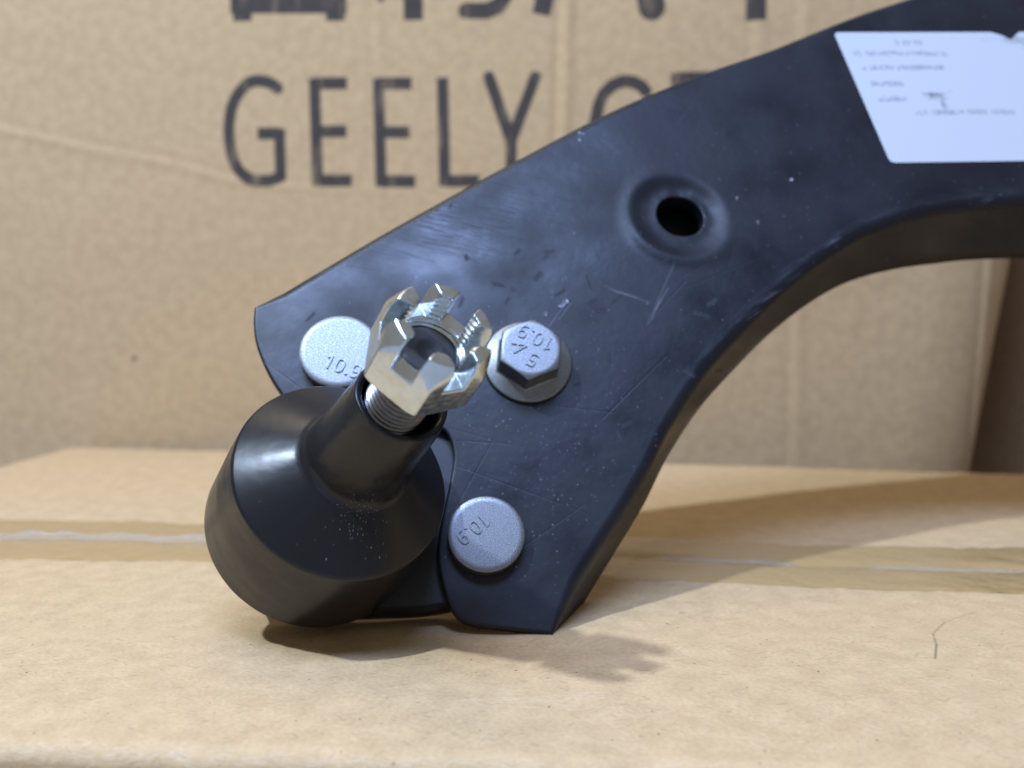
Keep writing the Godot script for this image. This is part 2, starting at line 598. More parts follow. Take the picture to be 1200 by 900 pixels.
func build_boxes() -> void:
	var floor_mesh := BoxMesh.new()
	floor_mesh.size = Vector3(4, 0.1, 4)
	var fl := part("floor", floor_mesh, M.concrete, self, Transform3D(Basis.IDENTITY, Vector3(0, -0.21, -0.6)))
	fl.set_meta("kind", "structure")
	fl.set_meta("label", "grey concrete floor under the boxes")

	# ---- the box that the arm stands on
	var box := thing("cardboard_box", Transform3D(Basis.IDENTITY, Vector3(0, -0.16, -0.35)))
	tag(box, "tan cardboard box lying flat under the black metal arm, taped along its top seam", "cardboard box")
	var up := Vector3(0, 0.16, 0.35)   # from the box's own base to the middle of its top
	var back_l := Vector3(-0.315, 0, -0.614)
	var back_r := Vector3(0.46, 0, -0.474)
	var front_l := Vector3(-0.315, 0, -0.189)
	var front_r := Vector3(0.46, 0, -0.131)
	var seam_z := func(x: float) -> float:
		return -0.3245 + 0.11 * x + 0.004 * sin(x * 14.0)
	var high := func(x: float, z: float) -> float:
		var s := absf(z - float(seam_z.call(x)))
		var dip := -0.0012 * exp(-pow(s / 0.0035, 2.0))
		var calm := clampf((Vector2(x - 0.0, z + 0.25).length() - 0.09) / 0.06, 0.0, 1.0)
		return dip + calm * 0.0011 * lump.get_noise_2d(x, z) + 0.00035 * lump.get_noise_2d(x * 5.0 + 3.0, z * 7.0) + 0.00012 * lump.get_noise_2d(x * 14.0, z * 24.0 + 5.0) - 0.0006 * calm
	var flap := func(front: bool) -> Callable:
		return func(a: float, b: float) -> Vector3:
			var x := lerpf(-0.315, 0.46, a)
			var zs := float(seam_z.call(x))
			var ze := lerpf(front_l.z, front_r.z, a) if front else lerpf(back_l.z, back_r.z, a)
			var r := 0.0045
			var inner := zs + (0.0006 if front else -0.0006)
			var edge := ze - r if front else ze + r
			var wob := 0.0012 * lump.get_noise_1d(x * 3.0)
			if b <= 0.8:
				var t := b / 0.8
				var z := lerpf(inner, edge + wob, t)
				return Vector3(x, high.call(x, z), z) + up
			var dirz := 1.0 if front else -1.0
			if b <= 0.9:
				var ang := (b - 0.8) / 0.1 * PI / 2
				return Vector3(x, float(high.call(x, edge)) - r + r * cos(ang), edge + wob + dirz * r * sin(ang)) + up
			var drop := (b - 0.9) / 0.1
			return Vector3(x, lerpf(float(high.call(x, edge)) - r, -0.1595, drop), edge + wob + dirz * r + 0.0012 * lump.get_noise_2d(x * 2.0, drop)) + up
	# marks on the near flap: worn pale fibres along its fold, a pen stroke, a dent and specks
	var marks := Image.create(2048, 1024, false, Image.FORMAT_RGBA8)
	marks.fill(Color(0.90, 0.87, 0.80, 0.0))
	var mark := func(p: Vector2, q: Vector2, c: Color, alpha: float, w: float) -> void:
		var steps := maxi(1, int(p.distance_to(q)))
		for k in steps + 1:
			var m := p.lerp(q, float(k) / steps)
			for dy in range(-2, 3):
				for dx in range(-2, 3):
					var at := Vector2i(int(m.x) + dx, int(m.y) + dy)
					if at.x < 0 or at.y < 0 or at.x > 2047 or at.y > 1023:
						continue
					var cov := clampf(w * 0.5 + 0.5 - (Vector2(at) + Vector2(0.5, 0.5)).distance_to(m), 0.0, 1.0) * alpha
					if cov > 0.02:
						marks.set_pixelv(at, Color(c, maxf(marks.get_pixelv(at).a, cov)))
	for k in 3600:
		var p := Vector2(rng.randf() * 2048.0, 1024.0 * (0.858 + rng.randfn(0.0, 0.016)))
		mark.call(p, p + Vector2(rng.randf_range(2, 9), rng.randfn(0, 5)), Color(0.90, 0.87, 0.81), rng.randf_range(0.08, 0.4), rng.randf_range(0.6, 1.4))
	var on_flap := func(x: float, z: float) -> Vector2:
		var t := (x + 0.315) / 0.775
		var zs := float(seam_z.call(x))
		return Vector2(t * 2048.0, 0.8 * 1024.0 * (z - zs) / (lerpf(front_l.z, front_r.z, t) - 0.0045 - zs))
	var pen := [Vector2(0.1115, -0.2196), Vector2(0.1165, -0.2290), Vector2(0.1200, -0.2380), Vector2(0.1285, -0.2480), Vector2(0.1428, -0.2575)]
	for k in pen.size() - 1:
		mark.call(on_flap.call(pen[k].x, pen[k].y), on_flap.call(pen[k + 1].x, pen[k + 1].y), Color(0.30, 0.26, 0.22), 0.60 - 0.12 * k, 2.0)
	for k in 12:
		var p: Vector2 = on_flap.call(0.0514 + rng.randfn(0, 0.0006), -0.2543 + rng.randfn(0, 0.001))
		mark.call(p, p + Vector2(1, 0), Color(0.32, 0.27, 0.22), 0.5, 1.6)
	for k in 90:
		var p := Vector2(rng.randf() * 2048.0, rng.randf() * 800.0)
		mark.call(p, p + Vector2(rng.randf_range(0, 2), rng.randf_range(0, 2)), Color(0.22, 0.17, 0.13), rng.randf_range(0.3, 0.8), rng.randf_range(0.6, 1.6))
	for k in 500:
		var p := Vector2(rng.randf() * 2048.0, rng.randf() * 800.0)
		mark.call(p, p + Vector2(rng.randf_range(-6, 6), rng.randf_range(-6, 6)), Color(0.90, 0.85, 0.76), rng.randf_range(0.15, 0.45), 1.0)
	for k in 60:   # the pale rub right of the joint
		var p: Vector2 = on_flap.call(rng.randfn(0.004, 0.012), rng.randfn(-0.194, 0.004))
		mark.call(p, p + Vector2(rng.randf_range(4, 24), rng.randf_range(-5, 1)), Color(0.90, 0.86, 0.79), rng.randf_range(0.08, 0.3), 1.2)
	var mt: StandardMaterial3D = M.kraft_top
	mt.detail_enabled = true
	mt.detail_albedo = tex(marks)
	mt.detail_blend_mode = BaseMaterial3D.BLEND_MODE_MIX
	mt.detail_uv_layer = BaseMaterial3D.DETAIL_UV_2
	part("top_flap", sheet(330, 130, flap.call(true), true), mt, box)
	part("top_flap", sheet(330, 130, flap.call(false)), M.kraft_plain, box)
	for s in [-1, 1]:
		var x := -0.3145 if s < 0 else 0.4595
		var za := -0.61 if s < 0 else -0.472
		var zb := -0.193 if s < 0 else -0.136
		part("side_panel", sheet(30, 12, func(a: float, b: float) -> Vector3: return Vector3(x, lerpf(-0.0012, -0.1595, b), lerpf(za, zb, a)) + up, s > 0), M.kraft_plain, box)
	# tape along the seam
	var tape := part("packing_tape", sheet(300, 26, func(a: float, b: float) -> Vector3:
		var x := lerpf(-0.312, 0.458, a)
		var z := float(seam_z.call(x)) + lerpf(-0.030, 0.030, b)
		var edge := 1.0 - smoothstep(0.0, 0.06, minf(b, 1.0 - b))
		return Vector3(x, float(high.call(x, z)) + 0.00035 - 0.0003 * edge + 0.0003 * lump.get_noise_2d(x * 7.0, z * 26.0) + 0.0002 * lump.get_noise_2d(x * 30.0, z * 16.0), z) + up, true), M.tape, box)
	var ridge := func(x0: float, x1: float, wide: float, tall: float, sd: float) -> ArrayMesh:
		return sheet(int((x1 - x0) / 0.0006), 30, func(a: float, b: float) -> Vector3:
			var x := lerpf(x0, x1, a)
			var ends := smoothstep(0.0, 0.06, minf(a, 1.0 - a))
			var side := lerpf(-1.0, 1.0, b)
			var z := float(seam_z.call(x)) + (side * wide * (0.35 + 0.65 * ends) * (1.0 + 0.35 * lump.get_noise_2d(x * 6.0, sd))) + 0.0012 * lump.get_noise_2d(x * 4.0, sd + 4.0)
			var bow := maxf(0.0, 1.0 - side * side)
			var drift := 2.2 * lump.get_noise_2d(x * 2.0, sd + 9.0)
			var y := tall * ends * bow * (0.75 + 0.8 * lump.get_noise_2d(x * 5.0, sd + 1.0))
			y += tall * 0.30 * ends * bow * (1.0 - absf(fposmod(side * 1.6 + drift, 1.0) - 0.5) * 2.0)
			y += tall * 0.22 * ends * bow * lump.get_noise_2d(x * 12.0 + side * 3.0, sd + side * 0.5)
			return Vector3(x, float(high.call(x, z)) + 0.0005 + y, z) + up, true)
	part("tape_crease", ridge.call(-0.30, -0.085, 0.0040, 0.0026, 1.0), M.loose_tape, tape)
	part("tape_crease", ridge.call(0.055, 0.105, 0.0024, 0.0010, 7.0), M.loose_tape, tape)
	part("tape_crease", ridge.call(0.125, 0.30, 0.0014, 0.0008, 13.0), M.loose_tape, tape)
	# ---- the box behind, with the black print
	var face_right := Vector3(0.99820485, 0, 0.05989229)
	var face_out := Vector3(-0.05989229, 0, 0.99820485)
	var w0 := Vector3(-0.314, 0, -0.622)
	var back := thing("cardboard_box", Transform3D(Basis(face_right, Vector3.UP, face_out), w0 + Vector3(0, -0.16, 0)))
	tag(back, "upright tan cardboard box with large black printed capitals, standing behind the black metal arm", "cardboard box")
	var ink := Image.create(1580, 1024, false, Image.FORMAT_RGBA8)
	ink.fill(Color(0.022, 0.024, 0.032).linear_to_srgb())
	ink.fill(Color(ink.get_pixel(0, 0), 0.0))
	var per := 2.0                      # pixels per millimetre
	var org := Vector2(-110, 450)       # millimetres at the picture's left upper corner
	var strokes := [
		[[[149.3, 253.2], [146, 255.8], [142.2, 257.6], [134.1, 258.7], [128, 257], [122, 251], [118.4, 245.8], [115.6, 239], [114.4, 232.1], [113.8, 225], [114.1, 218.3], [115, 211], [116.5, 204.4], [119, 198.5], [122.4, 194.3], [127, 190.6], [132.6, 188.9], [142.9, 189.2], [150.1, 191.7]], 8.2, false],
		[[[134.3, 221.9], [150.9, 221.9]], 8.4, true], [[[150.4, 225.2], [150.4, 189.5]], 8.0, true],
		[[[175.8, 259.6], [177.0, 185.0]], 8.0, true], [[[175.7, 256.0], [199, 255.8]], 8.4, true], [[[176.2, 222.9], [198.1, 222.7]], 8.2, true], [[[176.7, 188.8], [201.7, 188.6]], 8.4, true],
		[[[221.1, 258.8], [222.3, 184.2]], 8.0, true], [[[221.1, 255.2], [244.5, 255.0]], 8.4, true], [[[221.7, 221.9], [242.8, 221.6]], 8.2, true], [[[222.4, 187.8], [246.6, 187.6]], 8.4, true],
		[[[266.1, 258.6], [267.4, 184.0]], 8.0, true], [[[267.7, 187.6], [291.7, 187.6]], 8.4, true],
		[[[298.4, 258.5], [314, 214.8], [314, 186.5]], 8.0, false], [[[330.7, 258.0], [314, 214.8]], 8.0, false],
		[[[406.4, 247.1], [403.5, 250.4], [398, 253.4], [390.8, 254.0], [384, 251.6], [378, 246], [374.4, 238.1], [371.6, 224.6], [371.7, 212], [374, 202], [379, 194], [387, 189], [400, 190]], 8.4, false],
		[[[392, 222], [407.5, 222]], 8.4, true], [[[407, 225], [407, 190]], 8.0, true],
		[[[427.6, 259], [428.4, 185]], 8.0, true], [[[427, 255.4], [451, 255.4]], 8.4, true],
		[[[117, 312.2], [199.5, 310.6]], 15.0, true], [[[125.4, 318], [125.4, 299.5]], 13.5, true], [[[191.6, 318], [191.6, 298.4]], 13.5, true],
		[[[120, 318], [120, 350]], 13.0, true], [[[197, 318], [197, 350]], 13.0, true],
		[[[246.1, 350], [246.1, 298]], 13.5, true], [[[224, 330], [223.7, 313]], 5.0, false],
		[[[283, 303.4], [296.9, 303.0], [305, 306], [309.6, 313], [311, 322], [311, 350]], 11.0, false],
		[[[346, 350], [334.5, 299.6]], 12.5, true], [[[404, 345], [407.5, 318], [410, 303]], 18.0, false], [[[479.9, 350], [479.9, 292.6]], 13.5, true],
	]
	for s in strokes:
		print_stroke(ink, per, org, s[0], s[1], s[2])
	# the puncture left of the print and a rubbed crease
	for y in range(-8, 9):
		for x in range(-8, 9):
			var p := Vector2((39.5 - org.x) * per + x, (org.y - 63.0) * per + y)
			var cov := clampf(2.6 - Vector2(x * 1.1, y * 1.3).length() * 0.55, 0.0, 0.75)
			ink.set_pixelv(p, Color(ink.get_pixelv(p), maxf(ink.get_pixelv(p).a, cov)))
	var mk: StandardMaterial3D = M.kraft_dimmed
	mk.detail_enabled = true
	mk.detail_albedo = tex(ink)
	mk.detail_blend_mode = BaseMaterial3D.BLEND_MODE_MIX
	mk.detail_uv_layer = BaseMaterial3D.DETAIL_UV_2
	var creases := [[219.7, 312, 218.2, 180, 3.5, 0.5], [349.7, 309, 346.0, 150, 4.2, 1.9], [509.6, 87.6, 510.7, -10, 4.5, 0.9], [476, 306, 480, 270, 5.0, 0.9], [639.8, 330, 642.1, -12, 4.0, 1.2]]
	var diag := [Vector2(-110, 240), Vector2(-54.4, 228.5), Vector2(8.5, 214.4), Vector2(70.8, 202.9), Vector2(107.9, 191.7), Vector2(151, 185.9), Vector2(235, 181)]
	var relief := func(x: float, y: float) -> float:   # millimetres in, millimetres out
		var h := 0.9 * lump.get_noise_2d(x * 0.0006, y * 0.0008) + 0.22 * lump.get_noise_2d(x * 0.017, y * 0.0008)
		for c in creases:
			var t := clampf((y - c[3]) / (c[1] - c[3]), -0.4, 1.4)
			var dx := (x - lerpf(c[2], c[0], t)) / float(c[4])
			if absf(dx) < 4.0:
				var fade := smoothstep(minf(c[1], c[3]) - 60.0, minf(c[1], c[3]) + 20.0, y)
				h += float(c[5]) * fade * (exp(-(dx - 0.8) * (dx - 0.8)) - 0.8 * exp(-(dx + 0.6) * (dx + 0.6) * 2.0))
		var best := 1e9
		for k in diag.size() - 1:
			var q := Geometry2D.get_closest_point_to_segment(Vector2(x, y), diag[k], diag[k + 1])
			var dd := Vector2(x, y).distance_to(q)
			if dd < absf(best):
				best = dd * signf(y - q.y)
		if absf(best) < 20.0:
			h += 0.8 * (1.0 - smoothstep(120.0, 240.0, x)) * (exp(-pow((best + 1.0) / 2.4, 2.0)) - 0.7 * exp(-pow((best - 2.6) / 2.0, 2.0)))
		return h
	var wide := 790.0
	var tall := 512.0
	var right := 678.0
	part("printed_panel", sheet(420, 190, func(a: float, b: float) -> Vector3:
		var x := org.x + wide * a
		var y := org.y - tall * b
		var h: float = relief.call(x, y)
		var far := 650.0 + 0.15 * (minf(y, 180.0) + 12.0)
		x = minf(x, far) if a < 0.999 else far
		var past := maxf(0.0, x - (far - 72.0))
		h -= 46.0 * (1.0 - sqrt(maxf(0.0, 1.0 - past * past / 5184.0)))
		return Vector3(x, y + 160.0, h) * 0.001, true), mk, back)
	var edge := func(x0: float, x1: float, z0: float, z1: float, bend: float, flip: bool) -> ArrayMesh:
		return sheet(20, 40, func(a: float, b: float) -> Vector3:
			var t := a
			var y := lerpf(450, -159.5, b)
			return Vector3(lerpf(x0, x1, t) + bend * (minf(y, 180.0) + 12.0), y + 160.0, lerpf(z0, z1, t)) * 0.001, flip)
	part("side_panel", edge.call(650.0, 650.0, -45.0, -300, 0.15, true), M.kraft_plain, back)
	part("side_panel", edge.call(-110.0, -110.0, 0.6, -300, 0.0, false), M.kraft_plain, back)
	part("lower_panel", sheet(60, 12, func(a: float, b: float) -> Vector3: return Vector3(lerpf(-110, 572, a), lerpf(-62, -159.5, b) + 160.0, 0.2) * 0.001, true), M.kraft_plain, back)
	part("top_flap", sheet(60, 20, func(a: float, b: float) -> Vector3: return Vector3(lerpf(-110, right, a), 610.0, lerpf(0.6, -300, b)) * 0.001, false), M.kraft_plain, back)

	var near := thing("cardboard_box", Transform3D(Basis(face_right, Vector3.UP, face_out), w0 + face_right * 0.716 + face_out * -0.03 + Vector3(0, -0.16, 0)))
	tag(near, "plain tan cardboard box beyond the dark gap beside the printed box", "cardboard box")
	var faces := [[Vector3(0, 0, 0), Vector3(0.4, 0, 0), "front_panel", false], [Vector3(0, 0, -0.35), Vector3(0, 0, 0.35), "side_panel", false], [Vector3(0.4, 0, 0), Vector3(0, 0, -0.35), "side_panel", false]]
	for f in faces:
		part(f[2], sheet(14, 14, func(a: float, b: float) -> Vector3: return f[0] + f[1] * a + Vector3(0, 0.6 * (1.0 - b) + 0.0005, 0), true), M.kraft_plain, near)
	part("top_flap", sheet(14, 14, func(a: float, b: float) -> Vector3: return Vector3(0.4 * a, 0.6005, -0.35 * b)), M.kraft_plain, near)

# ------------------------------------------------------------------ the arm
func bore_nut(p: Vector3) -> float:
	var r := Vector2(p.x, p.z).length()
	var ang := atan2(p.z, p.x)
	var h := p.y
	var hex := -1e9
	for k in 3:
		var t := deg_to_rad(37.5 + 60.0 * k)
		hex = smax(hex, absf(p.x * cos(t) + p.z * sin(t)) - 12.0, 0.5)
	var crown := (r - (11.3 + (17.0 - h) * 0.42)) * 0.92
	var foot := (r - (12.9 + h * 1.4)) * 0.58
	var body := smax(smax(hex, crown, 0.6), smax(maxf(-h, h - 17.0), foot, 0.4), 0.5)
	var turn := h / 1.5 - ang / TAU
	var thread := absf(fposmod(turn, 1.0) - 0.5) * 2.0
	var bore := (7.5 + 0.75 * thread + maxf(0.0, h - 16.2) * 0.9 - r) * 0.8
	body = smax(body, bore, 0.15)
	if h > 5.0:
		for k in 3:
			var t := deg_to_rad(37.5 + 60.0 * k)
			var across := absf(-p.x * sin(t) + p.z * cos(t)) - 2.75
			body = smax(body, -maxf(across, 8.6 - h), 0.45)
	return body

func flange_head(p: Vector3) -> float:
	var r := Vector2(p.x, p.z).length()
	var h := p.y
	var hex := -1e9
	for k in 3:
		var t := deg_to_rad(-98.0 + 30.0 + 60.0 * k)
		hex = smax(hex, absf(p.x * cos(t) - p.z * sin(t)) - 9.35, 0.5)
	var head := smax(smax(hex, h - 10.6, 0.5), (r - (9.1 + (10.6 - h) * 1.9)) * 0.5, 0.5)
	head = maxf(head, 1.0 - h)
	var flange := smax(smax(r - 14.3, h - 1.3 - maxf(0.0, 14.3 - r) * 0.42, 0.6), -h, 0.4)
	flange = maxf(flange, h - 3.4)
	var k2 := maxf(0.8 - absf(head - flange), 0.0) / 0.8
	return minf(head, flange) - k2 * k2 * 0.2

func face_height(x: float, y: float) -> float:
	var r := Vector2(x - 58.0, y - 142.9).length()
	var lean := (Vector2(x - 58.0, y - 142.9) / maxf(r, 1.0)).dot(Vector2(-0.82, -0.57)) * minf(1.0, r / 9.0)
	var h := -1.2 * (1.0 - 0.35 * lean) * (1.0 + 0.22 * wave.get_noise_2d(x * 0.006, y * 0.006)) * (1.0 - smoothstep(11.5, 18.5 + 1.5 * lean, r)) + 1.0 * pow(maxf(0.0, 0.45 + 0.55 * lean), 1.5) * exp(-pow((r - 19.0) / 2.6, 2.0))
	return h + 0.16 * wave.get_noise_2d(x * 0.0016, y * 0.0016)

# fills a ring of points with triangles; returns [points, triangles]
func fill(ring: PackedVector2Array, extra: PackedVector2Array, hole: Vector3, step: float) -> Array:
	var pts := ring.duplicate()
	pts.append_array(extra)
	var lo := ring[0]
	var hi := ring[0]
	for p in ring:
		lo = lo.min(p)
		hi = hi.max(p)
	var inner := Geometry2D.offset_polygon(ring, -step * 0.6)
	var y := lo.y
	var odd := false
	while y < hi.y:
		var x := lo.x + (step * 0.5 if odd else 0.0)
		while x < hi.x:
			var p := Vector2(x, y)
			if hole.z <= 0.0 or p.distance_to(Vector2(hole.x, hole.y)) > hole.z:
				for poly in inner:
					if Geometry2D.is_point_in_polygon(p, poly):
						pts.append(p + Vector2(rng.randf_range(-0.1, 0.1), rng.randf_range(-0.1, 0.1)) * step)
						break
			x += step
		y += step * 0.87
		odd = not odd
	var tri := Geometry2D.triangulate_delaunay(pts)
	var out := PackedInt32Array()
	for t in range(0, tri.size(), 3):
		var c := (pts[tri[t]] + pts[tri[t + 1]] + pts[tri[t + 2]]) / 3.0
		if Geometry2D.is_point_in_polygon(c, ring):
			out.append_array([tri[t], tri[t + 1], tri[t + 2]])
	return [pts, out]

func stamped_shell(loop: Array, hole: Vector3) -> ArrayMesh:
	var n := loop.size()
	var pos := PackedVector2Array()
	var nor := PackedVector2Array()
	for p in loop:
		pos.append(Vector2(p[0], p[1]))
	for k in n:
		var a := (pos[k] - pos[(k + n - 1) % n]).normalized()
		var b := (pos[(k + 1) % n] - pos[k]).normalized()
		var na := Vector2(-a.y, a.x)
		var nb := Vector2(-b.y, b.x)
		var m := (na + nb).normalized()
		nor.append(m / maxf(m.dot(na), 0.65))
	# rings across the wall: [inset, depth]
	var rows := []
	for k in n:
		var r: float = minf(loop[k][2], loop[k][3] * 0.85)
		var d: float = loop[k][3]
		var w := r + 0.4
		var slant := tan(deg_to_rad(loop[k][4]))
		var col := [[w + 0.01, 0.0]]
		for s in 6:
			var t := s / 5.0 * PI / 2
			col.append([r * (1.0 - sin(t)), r * (1.0 - cos(t))])
		for s in 4:
			var dd := lerpf(r, d - 0.3, (s + 1) / 4.0)
			col.append([-slant * (dd - r), dd])
		col.append([-slant * (d - r) + 0.35, d])
		col.append([-slant * (d - r) + 2.9, d])
		col.append([-slant * (d - r) + 3.2, d - 0.3])
		col.append([maxf(w, 1.6), minf(3.5, d)])
		rows.append(col)
	var st := SurfaceTool.new()
	st.begin(Mesh.PRIMITIVE_TRIANGLES)
	st.set_smooth_group(0)
	var place := func(k: int, j: int) -> Vector3:
		var q: Vector2 = pos[k] + nor[k] * float(rows[k][j][0])
		return Vector3(q.x, q.y, face_height(q.x, q.y) * (1.0 - smoothstep(0.0, 8.0, rows[k][j][1])) - float(rows[k][j][1]))
	var put := func(p: Vector3) -> void:
		st.set_uv(Vector2((p.x + 95.0) / 360.0, p.y / 360.0) + Vector2(0.0013, 0.0021) * p.z)
		st.add_vertex(p * 0.001)
	for j in rows[0].size() - 1:
		for k in n:
			var k2 := (k + 1) % n
			var a: Vector3 = place.call(k, j)
			var b: Vector3 = place.call(k2, j)
			var c: Vector3 = place.call(k2, j + 1)
			var e: Vector3 = place.call(k, j + 1)
			for q in [a, b, c, a, c, e]:
				put.call(q)
	# face and back of the sheet
	var ring := PackedVector2Array()
	for k in n:
		ring.append(pos[k] + nor[k] * float(rows[k][0][0]))
	var extra := PackedVector2Array()
	var hc := Vector2(hole.x, hole.y)
	var radii := [9.0, 9.5, 10.2, 11.2, 12.5, 14.0, 15.5, 17.0, 18.5, 20.0, 21.5, 23.0, 25.0]
	for r in radii:
		for s in 56:
			var t := TAU * (s + (0.5 if int(r * 2) % 2 else 0.0)) / 56
			extra.append(hc + Vector2(cos(t), sin(t)) * float(r))
	var filled := fill(ring, extra, Vector3(hole.x, hole.y, 27.0), 4.0)
	var pts: PackedVector2Array = filled[0]
	var tri: PackedInt32Array = filled[1]
	for side in 2:
		for t in range(0, tri.size(), 3):
			var q := [pts[tri[t]], pts[tri[t + 1]], pts[tri[t + 2]]]
			if ((q[0] + q[1] + q[2]) / 3.0).distance_to(hc) < 8.98:
				continue
			var turn: float = (q[1] - q[0]).cross(q[2] - q[0])
			if (turn > 0.0) == (side == 0):
				q = [q[0], q[2], q[1]]
			for p in q:
				put.call(Vector3(p.x, p.y, face_height(p.x, p.y) - 3.5 * side))
	# the rolled edge of the hole
	var lip := [[9.0, 0.0], [8.75, 0.15], [8.6, 0.5], [8.55, 1.2], [8.5, 3.5], [8.5, 6.5], [9.4, 6.6]]
	for j in lip.size() - 1:
		for s in 56:
			var q := []
			for c in [[s, j], [s + 1, j], [s + 1, j + 1], [s, j + 1]]:
				var shift := 0.5 if int(18.0) % 2 else 0.0
				var t: float = TAU * (c[0] + shift) / 56
				var r: float = lip[c[1]][0]
				q.append(Vector3(hc.x + cos(t) * r, hc.y + sin(t) * r, face_height(hc.x + cos(t) * 9.0, hc.y + sin(t) * 9.0) - float(lip[c[1]][1])))
			for i in [0, 2, 1, 0, 3, 2]:
				put.call(q[i])
	st.generate_normals()
	st.index()
	return st.commit()

func slab(outline: PackedVector2Array, z_top: float, z_bottom: float, soft := 1.0) -> ArrayMesh:
	var loop := []
	for p in outline:
		loop.append([p.x, p.y, soft, z_top - z_bottom, 0.0])
	loop.append(loop[0])
	var line := smooth_line(loop, 3.0)
	var st := SurfaceTool.new()
	st.begin(Mesh.PRIMITIVE_TRIANGLES)
	st.set_smooth_group(0)
	var pos := PackedVector2Array()
	for p in line:
		pos.append(Vector2(p[0], p[1]))
	var inner := PackedVector2Array()
	var n := pos.size()
	for k in n:
		var d := (pos[(k + 1) % n] - pos[(k + n - 1) % n]).normalized()
		inner.append(pos[k] + Vector2(-d.y, d.x) * soft)
	for k in n:
		var k2 := (k + 1) % n
		var lay := [[inner, z_top], [pos, z_top - soft], [pos, z_bottom]]
		for j in 2:
			var a := Vector3(lay[j][0][k].x, lay[j][0][k].y, lay[j][1])
			var b := Vector3(lay[j][0][k2].x, lay[j][0][k2].y, lay[j][1])
			var c := Vector3(lay[j + 1][0][k2].x, lay[j + 1][0][k2].y, lay[j + 1][1])
			var e := Vector3(lay[j + 1][0][k].x, lay[j + 1][0][k].y, lay[j + 1][1])
			for q in [a, b, c, a, c, e]:
				st.add_vertex(q * 0.001)
	st.set_smooth_group(-1)
	for side in 2:
		var ring := inner if side == 0 else pos
		var tri := Geometry2D.triangulate_polygon(ring)
		for t in range(0, tri.size(), 3):
			var q := [ring[tri[t]], ring[tri[t + 1]], ring[tri[t + 2]]]
			var turn: float = (q[1] - q[0]).cross(q[2] - q[0])
			if (turn > 0.0) == (side == 0):
				q = [q[0], q[2], q[1]]
			for p in q:
				st.add_vertex(Vector3(p.x, p.y, z_top if side == 0 else z_bottom) * 0.001)
	st.generate_normals()
	return st.commit()

func letters(text: String, high: float, at: Vector3, turn: float, parent: Node, m: Material) -> void:
	var t := TextMesh.new()
	t.text = text
	var f := SystemFont.new()
	f.font_names = PackedStringArray(["Droid Sans"])
	t.font = f
	t.font_size = 64
	t.pixel_size = high * 1.12 / (64.0 * 0.714)
	t.depth = 0.0009
	t.curve_step = 1.0
	part("lettering", t, m, parent, Transform3D(Basis(Vector3(1, 0, 0), -PI / 2).rotated(Vector3.UP, turn), at))

